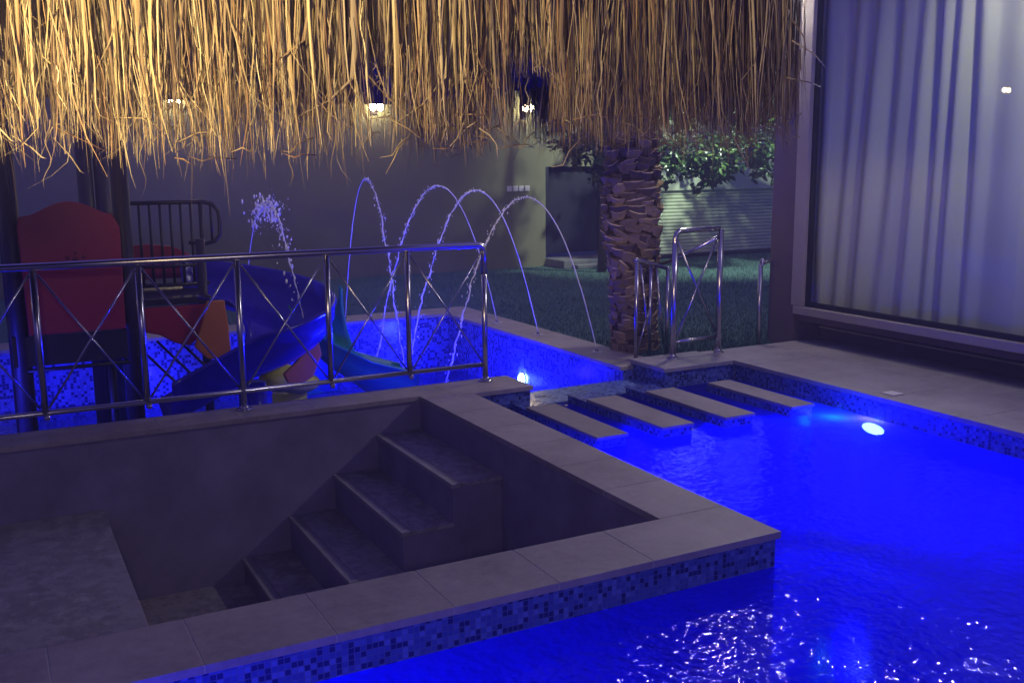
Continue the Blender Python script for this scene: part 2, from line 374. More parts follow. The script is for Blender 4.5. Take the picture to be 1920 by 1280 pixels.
# fountain nozzles and jets
def nozzle(x, y, label):
    t = thing('fountain_nozzle', label, 'nozzle', (x, y, KZ), 'fountain nozzles on the kids pool coping')
    b = MB(); b.disc((x, y, KZ), (0, 0, 1), .045, .006, 20); b.build('plate', M['plate'], t, True)
    b = MB(); b.tube([(x, y, KZ+.004), (x-.01, y, KZ+.03)], [.016, .009], 12); b.build('spout', M['chrome'], t, True)
nozzle(4.46, 8.73, 'farthest round fountain nozzle on the right coping of the kids pool')
nozzle(4.46, 7.90, 'middle round fountain nozzle on the right coping, in line with the pool light')
nozzle(4.46, 6.91, 'nearest round fountain nozzle on the right coping, by the palm trunk')
nozzle(3.23, 9.72, 'fountain nozzle on the rear coping of the kids pool')
nozzle(2.18, 9.72, 'fountain nozzle on the rear coping behind the slide')
def jet(p0, apex, p1, label, seed, splash=False):
    rnd = random.Random(seed); p0, apex, p1 = map(Vector, (p0, apex, p1)); pts = []
    h = p1-p0; n = 150
    ha = math.sqrt(max(.01, apex.z-p0.z)); hb = math.sqrt(max(.01, apex.z-p1.z)); ta = ha/(ha+hb)
    def P(t):
        q = p0+h*t; q.z = apex.z-(apex.z-p0.z)*((t-ta)/ta)**2 if t < ta else apex.z-(apex.z-p1.z)*((t-ta)/(1-ta))**2
        return q
    br = ta*(.55 if splash else .86); seg = []; rr = []; drift = Vector()
    for i in range(n+1):
        t = i/n; q = P(t); k = max(0, (t-br)/(1-br))
        drift = drift*.8+Vector((rnd.gauss(0, 1), rnd.gauss(0, 1), rnd.gauss(0, 1)))*(.0004+.0055*k)
        q = q+drift
        r_ = (.0050+.001*noise.noise((i*.2, seed, 0)))*(1 if k == 0 else 1)+.009*k*abs(noise.noise((i*.55, seed*3.3, 0)))
        if k > .05: r_ *= .35+1.3*abs(noise.noise((i*.41, seed*1.7, 4)))+.5*(rnd.random() > .3)
        seg.append(q); rr.append(max(.0012, r_))
    b = MB(); b.tube(seg, rr, 7); o = b.build('water_jet', M['jet'], None, True); tag(o, label, 'water jet', 'arcing fountain jets over the kids pool')
    b = MB()
    for i in range(200 if not splash else 420):
        t = rnd.uniform(br, 1) if not splash else min(1, max(.3, rnd.gauss(ta+.04, .15)))
        q = P(t); k = max(0, (t-br)/(1-br)); sp = (.004+.020*k) if not splash else .050*(.3+rnd.random())
        q += Vector((rnd.gauss(0, sp), rnd.gauss(0, sp), rnd.gauss(0, sp)-(.05*rnd.random() if splash else 0)))
        s_ = rnd.uniform(.0018, .0055) if not splash else rnd.choice((.002, .003, .004, .006, .010))
        b.sphere(q, s_, s_, s_*rnd.uniform(1, 2.6), 6, 4)
    d = b.build('droplets', M['jet'], o, True); d['kind'] = 'stuff'; return o
jet((4.455, 8.73, KZ+.03), (3.80, 8.73, 1.30), (3.12, 8.73, KW), 'leftmost tall arch of water from the far nozzle, crossed by its neighbour', 1)
jet((4.455, 7.90, KZ+.03), (3.80, 7.90, 1.275), (3.10, 7.90, KW), 'middle arch of water, the brightest, landing by the steel railing', 2)
jet((4.455, 6.91, KZ+.03), (3.69, 6.91, 1.244), (2.98, 6.91, KW), 'rightmost arch of water ending beside the palm trunk', 3)
jet((3.23, 9.72, KZ+.03), (3.23, 8.98, 1.374), (3.25, 8.15, KW), 'narrow pointed jet of water left of the three wide arches', 4)
jet((2.20, 9.72, KZ+.03), (2.21, 8.7, 1.20), (2.24, 7.7, .0), 'broken splashing jet above the blue slide', 5, True)

# ---------------------------------------------------------------- sunken seating pit
t = thing('seating_pit', 'dark sunken seating area with stone rim and concrete steps in front of the railing', 'seating pit', (1.2, 4.6, -1.03))
L0 = -3.4; PF = -1.03
b = MB(); b.box((L0, 3.31, PF-.1), (2.475, 5.975, PF)); b.build('floor', M['pit_floor'], t)
b = MB()
b.box((L0, 5.975, PF-.1), (2.475, 6.235, -.031)); b.box((L0, 2.985, PF-.1), (2.475, 3.31, -.031)); b.box((2.475, 2.985, PF-.1), (2.785, 6.235, -.031)); b.build('inner_wall', M['plaster'], t)
b = MB()
b.box((L0, 2.970, -1.3), (2.80, 2.984, -.031)); b.box((2.786, 2.985, -1.3), (2.80, 5.86, -.031)); b.box((2.80, 5.875, -1.3), (3.25, 6.25, -.031)); b.box((L0, 6.236, -.75), (2.80, 6.25, -.031))
b.build('mosaic_facing', M['mosaic'], t)
b = MB()
jx = [-3.4+.0-.063] ; jx = [.073-.42*k for k in range(8, 0, -1)]+[.073+.42*k for k in range(0, 6)]
for i in range(len(jx)-1): b.box((jx[i]+.0025, 2.955, -.03), (jx[i+1]-.0025, 3.318, 0))
b.box((jx[-1]+.003, 2.955, -.03), (2.815, 3.318, 0))
yy = [3.321, 3.76, 4.18, 4.60, 5.02, 5.44, 5.86]
for i in range(len(yy)-1): b.box((2.468, yy[i]+.002, -.03), (2.815, yy[i+1]-.002, 0))
xx = [-3.3+.46*k for k in range(0, 14)]
for i in range(len(xx)-1):
    b.box((xx[i]+.0015, 5.962 if xx[i] < 2.4 else 5.862, -.03), (xx[i+1]-.0015, 6.262, 0))
b.box((2.683, 5.863, -.03), (3.27, 6.262, 0.0)); b.box((2.468, 5.863, -.03), (2.68, 5.9585, 0.0))
b.build('coping', M['stone'], t, bevel=.0012)
b = MB(); b.box((L0, 2.957, -.029), (2.813, 3.316, -.0018)); b.box((2.470, 3.316, -.029), (2.813, 5.86, -.0018)); b.box((L0, 5.964, -.029), (2.470, 6.26, -.0018)); b.build('joint', M['grout'], t)
# bench on the left
b = MB(); b.box((L0, 3.312, PF), (.49, 5.973, -.475)); bb = b.build('bench', M['plaster'], t)
b = MB(); b.box((L0, 3.312, -.474), (.498, 5.973, -.44)); b.build('bench_top', M['pit_floor'], bb, bevel=.004)
# steps
nx = [2.162, 1.862, 1.562, 1.262]
for i, x0 in enumerate(nx):
    x1 = nx[i-1] if i else 2.474; z = -.222*(i+1)
    b = MB(); b.box((x0+.012, 4.81, PF), (x1+.012 if i else 2.474, 5.973, z-.022)); s_ = b.build('step', M['plaster'], t)
    b = MB(); b.box((x0+.062, 4.80, z-.021), (x1+.011 if i else 2.473, 5.973, z-.002)); b.build('tread', M['pit_floor'], s_)
    b = MB(); b.box((x0, 4.80, z-.026), (x0+.060, 5.973, z)); b.build('nosing', M['nosing'], s_, bevel=.004)

# ---------------------------------------------------------------- steel railing behind the pit
RY = 6.17
t = thing('steel_railing', 'long polished steel railing with crossed rods behind the sunken seating', 'railing', (1.4, RY, 0))
px_ = [-1.42, -.87, -.31, .246, .802, 1.372, 1.938, 2.488, 3.055]
b = MB()
zt = .955
arc = [(3.055-.05+.05*math.sin(a), RY, zt-.05+.05*math.cos(a)) for a in [i*math.pi/12 for i in range(0, 7)]]
b.tube([(-2.6, RY, zt)]+arc+[(3.055, RY, zt-.2)], .022, 14); b.build('top_rail', M['chrome'], t, True)
b = MB(); b.tube([(-2.6, RY, .118), (3.055, RY, .118)], .016, 12); b.build('bottom_rail', M['chrome'], t, True)
for i, x in enumerate(px_):
    full = i in (2, 5, 8)
    b = MB(); b.tube([(x, RY, .0 if full else .118), (x, RY, zt-.02 if i < 8 else zt-.18)], .0195, 14)
    po = b.build('post', M['chrome'], t, True)
    if full:
        b = MB(); b.tube([(x, RY, 0), (x, RY, .010)], [.052, .048], 20); b.tube([(x, RY, .008), (x, RY, .03)], [.034, .022], 16); b.build('flange', M['chrome'], po, True)
    else:
        b = MB(); b.sphere((x+.01, RY, .092), .02, n=12, m=8); b.build('ball_foot', M['chrome'], po, True)
    if i < 8:
        x2 = px_[i+1]
        b = MB(); b.tube([(x+.022, RY+.006, zt-.045), (x2-.022, RY+.006, .145)], .0062, 8); b.build('brace_rod', M['chrome'], t, True)
        b = MB(); b.tube([(x+.022, RY-.006, .145), (x2-.022, RY-.006, zt-.045)], .0062, 8); b.build('brace_rod', M['chrome'], t, True)

# small railing on the landing block
t = thing('landing_railing', 'short steel gate railing with crossed rods standing on the landing block', 'railing', (4.9, 6.18, 0))
P1 = Vector((4.683, 6.17, 0)); P2 = Vector((5.150, 6.20, 0))
b = MB(); b.tube([P1, P1+Vector((0, 0, .93)), P1+Vector((.012, 0, .965)), P1+Vector((.05, .01, .985)), P2+Vector((-.02, 0, .99))], .021, 12); b.build('top_rail', M['chrome'], t, True)
for P in (P1, P2):
    b = MB(); b.tube([P, P+Vector((0, 0, .985 if P is P2 else .9))], .023, 14); po = b.build('post', M['chrome'], t, True)
    b = MB(); b.tube([P, P+Vector((0, 0, .01))], [.052, .048], 20); b.tube([P+Vector((0, 0, .008)), P+Vector((0, 0, .035))], [.036, .024], 16); b.build('flange', M['chrome'], po, True)
b = MB(); b.tube([(4.70, 6.17, .13), (5.14, 6.2, .13)], .013, 10); b.build('bottom_rail', M['chrome'], t, True)
for a, c in (((4.70, 6.17, .92), (5.12, 6.2, .17)), ((4.72, 6.17, .17), (5.13, 6.2, .95))):
    b = MB(); b.tube([a, c], .009, 8); b.build('brace_rod', M['chrome'], t, True)
b = MB(); b.tube([(5.14, 6.2, .93), (5.02, 6.6, .72), (4.93, 6.95, .60)], .014, 10); b.build('side_rail', M['chrome'], t, True)
b = MB(); b.tube([(4.93, 6.95, -.06), (4.93, 6.95, .61)], .015, 10); b.build('side_post', M['chrome'], t, True)

# second little railing on the lawn behind
t = thing('lawn_railing', 'low steel handrail with slanting rods standing in front of the palm trunk', 'railing', (4.75, 6.55, -.06))
b = MB(); b.tube([(4.575, 6.55, .745), (4.60, 6.55, .74), (4.90, 6.55, .655)], .016, 12); b.sphere((4.905, 6.55, .652), .022); b.build('handrail', M['chrome'], t, True)
for x, z in ((4.60, .73), (4.905, .65)):
    b = MB(); b.tube([(x, 6.55, -.06), (x, 6.55, z)], .017, 12); b.build('post', M['chrome'], t, True)
b = MB(); b.tube([(4.75, 6.57, -.06), (4.75, 6.57, .69)], .014, 10); b.build('post', M['chrome'], t, True)
for a, c in (((4.635, 6.55, .70), (4.74, 6.55, .02)), ((4.79, 6.55, .67), (4.87, 6.55, .04)), ((4.74, 6.56, .35), (4.62, 6.56, 0))):
    b = MB(); b.tube([a, c], .009, 8); b.build('brace_rod', M['chrome'], t, True)
# lone post by the wall
t = thing('rail_post', 'single slim steel post with a bright knob beside the brown pillar', 'post', (5.72, 6.36, -.06))
b = MB(); b.tube([(5.712, 6.36, -.06), (5.712, 6.36, .67)], .018, 12); b.build('shaft', M['chrome'], t, True)
b = MB(); b.sphere((5.725, 6.35, .685), .027); b.tube([(5.70, 6.35, .655), (5.80, 6.33, .70)], .012, 8); b.build('knob', M['chrome'], t, True)

# skimmer plate on the deck
b = MB(); b.box((5.14, 4.43, .001), (5.235, 4.53, .007)); tag(b.build('drain_cover', M['plate'], None, bevel=.002), 'small pale square cover set in the deck above the pool light', 'cover')

# ---------------------------------------------------------------- pool lights
def pool_light(c, label, rad=.05, ry=None, rz=None):
    ry = ry or rad; rz = rz or rad
    t = thing('pool_light', label, 'pool light', c)
    b = MB(); b.sphere(c, .012, ry*1.18, rz*1.25, 24, 12); b.build('bezel', M['plate'], t, True)
    b = MB(); b.sphere(Vector(c)+Vector((-.012, 0, 0)), .022, ry, rz, 24, 12); b.build('lens', M['lens'], t, True)
pool_light((5.058, 4.50, -.222), 'glowing round light under water on the deck side wall of the big pool', .055, .088, .034)
pool_light((4.30, 7.913, -.446), 'glowing round light on the side wall of the kids pool, above the leftmost stepping stone', .050)

# ---------------------------------------------------------------- garden wall, door, shutter
GY = 13.4
t = thing('garden_wall', 'tall plain olive grey garden wall behind the fountain', 'wall', (1, GY, -.06))
b = MB(); b.box((-14, GY, -.06), (7.70, GY+.25, 3.6)); b.build('wall_face', M['wall'], t)
b = MB(); b.box((7.70, GY, 1.45), (9.0, GY+.25, 3.6)); b.box((8.78, GY, -.06), (9.0, GY+.25, 1.45)); b.build('wall_face', M['wall'], t)
b = MB(); b.box((9.001, GY, 1.45), (16, GY+.25, 3.6)); b.box((9.001, GY, -.06), (9.05, GY+.25, 1.449)); b.build('wall_end', M['shutter'], t)
for k in range(4):
    x = 7.03+.1*k
    b = MB(); b.box((x, GY-.02, 1.09), (x+.082, GY-.002, 1.17)); b.build('vent_tile', M['plate'], t, bevel=.004)
t = thing('garden_door', 'dark blue door recess at the end of the olive wall, half behind the palm', 'door', (8.2, GY, 0))
b = MB(); b.box((7.703, GY+.12, .12), (8.777, GY+.18, 1.449)); b.build('door_leaf', M['door'], t)
b = MB(); b.box((7.701, GY-.004, .10), (7.75, GY+.119, 1.449)); b.box((8.73, GY-.004, .10), (8.778, GY+.119, 1.449)); b.build('door_frame', M['door'], t)
b = MB(); b.box((7.70, GY-.55, -.06), (8.95, GY+.119, .06)); b.box((7.85, GY-.70, -.06), (8.95, GY-.551, .0)); tag(b.build('door_step', M['step'], None, bevel=.01), 'low pale step in front of the dark door beside the palm trunk', 'step')
t = thing('roller_shutter', 'pale green ribbed roller shutter below the leafy tree', 'shutter', (10.8, GY, -.06))
b = MB(); z = .0
prof = []
while z < 1.03:
    prof += [(0, z), (-.022, z+.010), (-.028, z+.028), (-.022, z+.046), (0, z+.056)]; z += .057
vs = []; fs = []
for dy, z in prof: vs += [(9.05, GY+.03+dy, z), (15.5, GY+.03+dy, z)]
for i in range(len(prof)-1): fs.append((2*i, 2*i+1, 2*i+3, 2*i+2))
b.add(vs, fs); b.build('slats', M['shutter'], t)
b = MB(); b.box((9.05, GY-.05, 1.045), (15.5, GY+.06, 1.449)); b.build('header', M['shutter'], t, bevel=.01)
b = MB(); b.box((9.05, GY-.02, -.055), (15.5, GY+.04, -.001)); b.build('bottom_bar', M['dark'], t)

def wall_lamp(x, z, label, y=GY):
    t = thing('wall_lamp', label, 'wall lamp', (x, y, z), 'lamps along the garden wall')
    b = MB(); b.box((x-.05, y-.025, z-.09), (x+.05, y-.001, z+.09)); b.tube([(x, y-.02, z), (x, y-.11, z+.02)], .012, 8); b.build('bracket', M['dark'], t)
    for dx in (-.055, .055):
        b = MB(); b.sphere((x+dx, y-.13, z), .048, .048, .055); b.build('bulb', M['bulb'], t, True)
    b = MB(); b.tube([(x-.09, y-.13, z-.055), (x+.09, y-.13, z-.055)], .01, 8); b.tube([(x, y-.13, z-.06), (x, y-.13, z+.07)], .008, 8); b.build('holder', M['dark'], t, True)
    lamp('lamp_light', 'POINT', (x, y-1.3, z+.35), 12, (1.0, .78, .42), .06)
wall_lamp(2.30, 2.33, 'leftmost glinting wall lamp, almost hidden by the yellow thatch')
wall_lamp(4.96, 2.275, 'middle wall lamp shining through the thatch fringe')
wall_lamp(7.34, 2.30, 'rightmost wall lamp shining through the thatch above the small wall tiles')
wall_lamp(-5.9, 2.84, 'wall lamp seen only as a bright reflection in the large window')

# ---------------------------------------------------------------- house front on the right
t = thing('house', 'brown house front with a large framed window at the right', 'building', (6.4, 4.5, 0))
X_ = 6.06
b = MB(); b.box((6.04, 6.30, -.3), (6.9, 6.61, 4.2)); b.build('pillar', M['building'], t, bevel=.004)
b = MB(); b.box((6.362, -3.5, -.3), (6.9, 6.299, .17)); b.build('plinth', M['building'], t)
b = MB(); b.box((6.335, -3.5, .088), (6.361, 6.299, .105)); b.build('ledge', M['stone_light'], t, bevel=.003)
b = MB(); b.box((6.0, -3.5, 3.0), (6.9, 6.299, 4.2)); b.box((6.10, -3.5, .171), (6.9, 6.299, .25)); b.build('wall', M['building'], t)
b = MB()
b.box((6.02, -3.5, .235), (6.10, 6.295, .305)); b.box((6.02, 6.19, .306), (6.038, 6.32, 3.0)); b.box((6.038, 6.19, .306), (6.10, 6.299, 3.0)); b.build('window_frame', M['frame'], t, bevel=.006)
b = MB(); b.box((6.055, -3.5, .306), (6.095, 6.189, .345)); b.box((6.055, 6.16, .346), (6.095, 6.189, 3.0)); b.build('gasket', M['gasket'], t)
b = MB(); b.add([(6.07, -3.5, .345), (6.07, 6.16, .345), (6.07, 6.16, 3.0), (6.07, -3.5, 3.0)], [(0, 3, 2, 1)]); b.build('glass', M['glass'], t)
# curtain: gathered cloth with uneven folds
rnd = random.Random(3); y = 6.28; cs = []
vs = []; NZ = 26
yy = []
while y > .3:
    yy.append(y); y -= .012
ph = 0; amp = .03; rows = []
phs = [0.]; per = .14
for i in range(1, len(yy)):
    if rnd.random() < .06: per = rnd.choice((.10, .16, .22, .30, .42))
    phs.append(phs[-1]+2*math.pi*.012/per)
for i, y in enumerate(yy):
    for j in range(NZ):
        z = .27+2.75*j/(NZ-1); k = j/(NZ-1)
        a = .030+.03*noise.noise((y*1.3, 0, 5))
        lean = (.42*(1-k)-.10)*math.exp(-((y-5.6)/.55)**2)
        d = a*math.sin(phs[i])*(.75+.25*k)+.018*math.sin(phs[i]*.53+k*2.2+1)+.03*noise.noise((y*1.1+k*.5, k*1.3, 2))
        vs.append((6.20+d, y+lean*.35*(1 if y < 6.1 else .3)+.03*noise.noise((y*2, k*2.0, 9))*(1-k), z))
fs = [(i*NZ+j, (i+1)*NZ+j, (i+1)*NZ+j+1, i*NZ+j+1) for i in range(len(yy)-1) for j in range(NZ-1)]
b = MB(); b.add(vs, fs); o = b.build('curtain', M['curtain'], None, True)
tag(o, 'long pale grey curtain hanging in folds behind the big window', 'curtain')
b = MB(); b.box((6.45, -3.5, .25), (6.5, 6.299, 3.05)); struct(b.build('room_wall', M['wall']))
# lamp above the window (just out of the picture) that lights the pit
t = thing('house_lamp', 'white wall lamp above the large window', 'wall lamp', (6.0, 4.3, 2.72))
b = MB(); b.box((5.93, 4.24, 2.72), (6.05, 4.36, 2.92)); b.build('body', M['dark'], t)
b = MB(); b.sphere((5.86, 4.3, 2.79), .04); b.build('bulb', M['bulb_white'], t, True)

t = thing('house_lamp', 'white lamp on an arm from the brown pillar', 'wall lamp', (6.0, 6.7, 2.95))
b = MB(); b.tube([(6.06, 6.60, 2.98), (6.0, 6.85, 2.98), (5.90, 6.95, 2.90)], .018, 8); b.build('arm', M['dark'], t)
b = MB(); b.sphere((5.90, 6.95, 2.85), .09); b.build('bulb', M['bulb_white'], t, True)

# ---------------------------------------------------------------- palm trunk
t = thing('palm_tree', 'thick palm trunk covered in rough cut leaf bases', 'palm tree', (4.80, 6.9, -.06))
prof = [(-.06, .235), (.15, .222), (.45, .218), (.66, .222), (.80, .25), (.95, .262), (1.3, .265), (1.55, .25), (1.8, .21), (2.1, .19), (4.4, .19)]
def prad(z):
    for (z0, r0), (z1, r1) in zip(prof, prof[1:]):
        if z <= z1: return .94*(r0+(r1-r0)*(z-z0)/(z1-z0))
    return prof[-1][1]
def pcx(z): return 4.83-.05*min(max(z, 0), 2)/1.2 if z < 1.2 else 4.78
b = MB(); zz = [-.06+.1*i for i in range(45)]
b.tube([(pcx(z), 6.9, z) for z in zz], [prad(z)*.86 for z in zz], 28); b.build('trunk', M['palm_core'], t, True)
boot = MB(); cut = MB(); rnd = random.Random(11)
row = 0; z = -.04
while z < 3.6:
    n = rnd.choice((8, 9, 10))
    for k in range(n):
        an = 2*math.pi*(k+.5*(row % 2))/n+rnd.uniform(-.2, .2)+row*.17; zc = z+rnd.uniform(-.022, .022)
        rad = prad(zc)*.92; upper = zc > .72; big = rnd.choice((.6, .85, 1, 1.2))
        out = (rnd.uniform(.018, .040) if upper else rnd.uniform(.008, .026))*big; hgt = rnd.uniform(.05, .08)
        wd = 2*math.pi/n*.55*rnd.uniform(.7, 1.2)*(.8+.2*big)
        vs = []; cols = 9; rws = 4; tilt = rnd.gauss(0, .014); arch = rnd.uniform(-.022, .018); sk = rnd.uniform(-.2, .2)
        for j in range(rws+1):
            s = j/rws
            for i in range(cols):
                q = (i/(cols-1)-.5)*2; a2 = an+(q+sk*s)*wd*(.6+.4*s)
                nz = noise.noise((a2*7, zc*31+s*2, row))
                rr = rad+out*(s**1.3)*(1-.75*q*q)+.008*nz
                vs.append((pcx(zc)+rr*math.cos(a2), 6.9+rr*math.sin(a2), zc-hgt*(1-s)+q*tilt-arch*q*q*s+.006*nz*s))
        boot.add(vs, [(j*cols+i, j*cols+i+1, (j+1)*cols+i+1, (j+1)*cols+i) for j in range(rws) for i in range(cols-1)])
        top = vs[-cols:]; lip = []; inner = []; lh = rnd.uniform(.004, .013); th = rnd.uniform(.2, 1.0)
        for i, v in enumerate(top):
            q = (i/(cols-1)-.5)*2; a2 = an+(q*.95+sk)*wd; r1 = math.hypot(v[0]-pcx(zc), v[1]-6.9)
            e = lh*(1-q*q)*rnd.uniform(.6, 1.2)
            lip.append((pcx(zc)+(r1-.003)*math.cos(a2), 6.9+(r1-.003)*math.sin(a2), v[2]+e))
            inner.append((pcx(zc)+(rad-.03)*math.cos(a2), 6.9+(rad-.03)*math.sin(a2), v[2]+e+.016*th))
        strip = [(i, i+1, cols+i+1, cols+i) for i in range(cols-1)]
        keep = rnd.random() < .6
        (cut if keep else boot).add(top+lip, strip); boot.add(lip+inner, strip)
    z += .052; row += 1
for i in range(900):
    z = rnd.uniform(-.05, 2.3); a = rnd.uniform(0, 6.28); rr = prad(z)*.93; dx = rnd.gauss(0, .03)
    p = Vector((pcx(z)+rr*math.cos(a), 6.9+rr*math.sin(a), z)); o_ = Vector((math.cos(a), math.sin(a), 0)); sd = Vector((-o_.y, o_.x, 0))
    q = p+o_*rnd.uniform(.01, .06)+sd*dx+Vector((0, 0, rnd.uniform(-.05, .06)))
    boot.tube([p, (p+q)/2+o_*.012, q], [.0022, .0016, .0006], 3, False)
boot.build('leaf_base', M['palm_boot'], t)['kind'] = 'stuff'; cut.build('cut_end', M['palm_cut'], t)['kind'] = 'stuff'

# ---------------------------------------------------------------- leafy tree by the shutter
def tree(name, trunk, blobs, nleaf, seed, label, size=.085):
    rnd = random.Random(seed)
    t = thing(name, label, 'tree', trunk)
    b = MB(); tp = Vector(trunk)
    b.tube([tp, tp+Vector((.03, 0, 1.0)), tp+Vector((-.02, .05, 2.0)), tp+Vector((.1, 0, 2.9))], [.07, .055, .045, .03], 10)
    for c, rx in blobs:
        s = tp+Vector((0, 0, 1.7)); e = Vector(c); b.tube([s, (s+e)/2+Vector((0, 0, .12)), e], [.03, .018, .008], 6)
        for k in range(7):
            d = Vector((rnd.gauss(0, 1), rnd.gauss(0, 1), rnd.gauss(0, .7)))*rx*.5; b.tube([e-d*.1, e+d], [.008, .003], 5)
    b.build('trunk', M['bark'], t, True)
    lf = MB()
    for c, rx in blobs:
        tw = [Vector(c)+Vector((rnd.gauss(0, .42), rnd.gauss(0, .42), rnd.gauss(0, .34)))*rx for _ in range(26)]
        for k in range(nleaf):
            w_ = rnd.choice(tw); p = w_+Vector((rnd.gauss(0, .12), rnd.gauss(0, .12), rnd.gauss(0, .10)))*rx*.9
            d = Vector((rnd.gauss(0, 1), rnd.gauss(0, 1), rnd.gauss(-.5, .6))).normalized(); n = d.orthogonal().normalized()
            n = Matrix.Rotation(rnd.uniform(0, 6.28), 3, d) @ n; s = size*rnd.uniform(.6, 1.25); up = d.cross(n)*s*.12
            lf.add([p, p+d*s*.35+n*s*.24, p+d*s*.75+n*s*.18, p+d*s, p+d*s*.75-n*s*.18, p+d*s*.35-n*s*.24, p+d*s*.5+up],
                   [(0, 1, 6), (1, 2, 6), (2, 3, 6), (3, 4, 6), (4, 5, 6), (5, 0, 6)])
    lf.build('crown', M['leaf'], t)
tree('leafy_tree', (12.2, 12.3, -.06), [((9.0, 11.9, 1.62), .50), ((9.55, 11.7, 1.42), .40), ((10.0, 11.9, 1.75), .55), ((10.5, 11.6, 1.55), .42), ((10.9, 11.7, 1.85), .5), ((10.2, 12.0, 2.5), .7), ((11.2, 11.9, 1.6), .40), ((11.6, 12.2, 2.2), .6), ((9.2, 12.2, 2.3), .6)], 620, 5,
     'broad leafy tree hanging over the ribbed shutter, bright green where lit', .12)
tree('leafy_shrub_tree', (7.95, 12.2, -.06), [((7.35, 11.8, 1.75), .40), ((7.65, 11.7, 1.45), .32), ((7.9, 11.9, 1.95), .45), ((7.2, 12.0, 2.2), .45)], 420, 8,
     'smaller dark leafy tree in front of the dark door, left of the palm', .11)

# ---------------------------------------------------------------- playset
t = thing('play_tower', 'play tower with red panel, black bars and curved blue slide in the kids pool', 'play tower', (.6, 7.8, KF))
for x, y, h in ((.185, 7.3, 2.3), (.872, 7.3, 2.3), (.19, 8.6, 2.3), (.775, 8.6, 2.3), (.90, 8.6, 2.3), (.745, 7.42, .36)):
    b = MB(); b.tube([(x, y, KF), (x, y, h)], .058 if h > 1 else .03, 16); b.build('post', M['post'], t, True)
for x, y in ((1.50, 7.95), (1.0, 8.35)):
    b = MB(); b.tube([(x, y, KF), (x, y, .95)], .035, 12); b.build('post', M['post'], t, True)
b = MB(); b.box((.13, 7.27, .30), (.93, 8.65, .37)); b.box((.13, 7.25, .20), (.93, 7.28, .40)); b.box((.94, 7.75, .48), (1.52, 8.55, .53)); b.build('platform', M['dark'], t)
b = MB(); b.tube([(.2, 7.26, .17), (.86, 7.26, .17)], .014, 8)
b.build('cross_bar', M['dark'], t, True)
poly = [(.235, .41), (.835, .41), (.845, 1.10), (.80, 1.19)]
for i in range(1, 12):
    s = i/12; poly.append((.80-.53*s, 1.185+.095*math.sin(math.pi*s)**1.4))
poly += [(.235, 1.185), (.222, 1.12)]
b = MB(); b.prism(poly, 7.22, 7.245); pn = b.build('panel', M['red'], t, bevel=.008)
b = MB()
for dx, dz, s in ((0, 0, .022), (-.05, .01, .016), (.05, .012, .016), (-.03, -.035, .014), (.035, -.035, .014), (0, .04, .014), (-.075, -.02, .010), (.08, -.018, .010)):
    b.sphere((.555+dx, 7.22, .90+dz), s, .004, s*.8)
b.build('emblem', plain('dark_red_relief', (.22, .012, .018), .5, bmp=0), pn, True)
# barred railing
b = MB(); RYb = 8.3
loop = [(1.03, RYb, 1.22), (1.60, RYb, 1.22), (1.68, RYb, 1.20), (1.725, RYb, 1.14), (1.73, RYb, 1.05), (1.725, RYb, .95), (1.68, RYb, .90), (1.60, RYb, .885), (1.48, RYb, .90)]
b.tube(loop, .017, 8); b.tube([(1.03, RYb, .72), (1.58, RYb, .72)], .014, 8); b.tube([(1.03, RYb, .57), (1.62, RYb, .57)], .016, 8); b.build('bar_frame', M['dark'], t, True)
for k in range(9):
    x = 1.04+.078*k; b = MB(); b.tube([(x, RYb, .57 if k < 8 else .90), (x, RYb, 1.22)], .011 if k != 7 else .018, 8); b.build('bar', M['dark'], t, True)
poly = [(1.05, .60), (1.58, .60), (1.58, .72), (1.50, .80), (1.38, .86), (1.2, .885), (1.05, .88)]
b = MB(); b.prism(poly, 8.50, 8.525); b.build('panel', M['red'], t, bevel=.006)
# red skirt
poly = [(.93, .47), (1.53, .47), (1.52, .38), (1.42, .22), (1.34, .16), (1.24, .19), (1.13, .26), (.98, .30)]
b = MB(); b.prism(poly, 7.75, 7.80); b.build('skirt', M['red'], t, bevel=.01)
poly = [(1.47, .50), (1.60, .50), (1.62, .30), (1.63, .05), (1.45, .06), (1.36, .16), (1.43, .35)]
b = MB(); b.prism(poly, 7.66, 7.70); b.build('side_guard', M['orange'], t, bevel=.01)
for dx in (0, .16, .31):
    b = MB(); b.tube([(.96+dx, 7.85, .20), (1.30+dx, 7.55, -.20)], .010, 6); b.build('ladder_rod', M['dark'], t, True)
# curved slides
def chute(path, width, wall, m, name, parent, thick=.022, inner=1.0):
    path = [Vector(p) for p in path]; b = MB(); prof = []
    for i in range(13):
        a = math.pi*i/12; x = -math.cos(a)*width/2; zf = (1-math.sin(a)**.8)
        prof.append((x, wall*zf))
    prof = [(-width/2-.03, wall-.02), (-width/2-.015, wall+.012)]+prof+[(width/2+.015, wall+.012), (width/2+.03, wall-.02)]
    back = [(x*1.06, z-thick if abs(x) < width/2-.005 else z-.02) for x, z in reversed(prof[2:-2])]
    ring = [(x, z*(1-(1-inner)*max(0, x)/(width/2))) for x, z in prof+back]; n = len(ring); vs = []
    for i, p in enumerate(path):
        tg = path[min(i+1, len(path)-1)]-path[max(i-1, 0)]; tg.z = 0; tg.normalize(); sd = Vector((tg.y, -tg.x, 0))
        for x, z in ring: vs.append(p+sd*x+Vector((0, 0, z)))
    fs = [(i*n+k, i*n+(k+1) % n, (i+1)*n+(k+1) % n, (i+1)*n+k) for i in range(len(path)-1) for k in range(n)]
    fs += [tuple(range(n)), tuple((len(path)-1)*n+k for k in range(n-1, -1, -1))]
    b.add(vs, fs); return b.build(name, m, parent, True)
cx, cy, rr = 1.66, 7.66, .43
path = [(1.42, cy+rr, .44), (1.55, cy+rr, .42)]
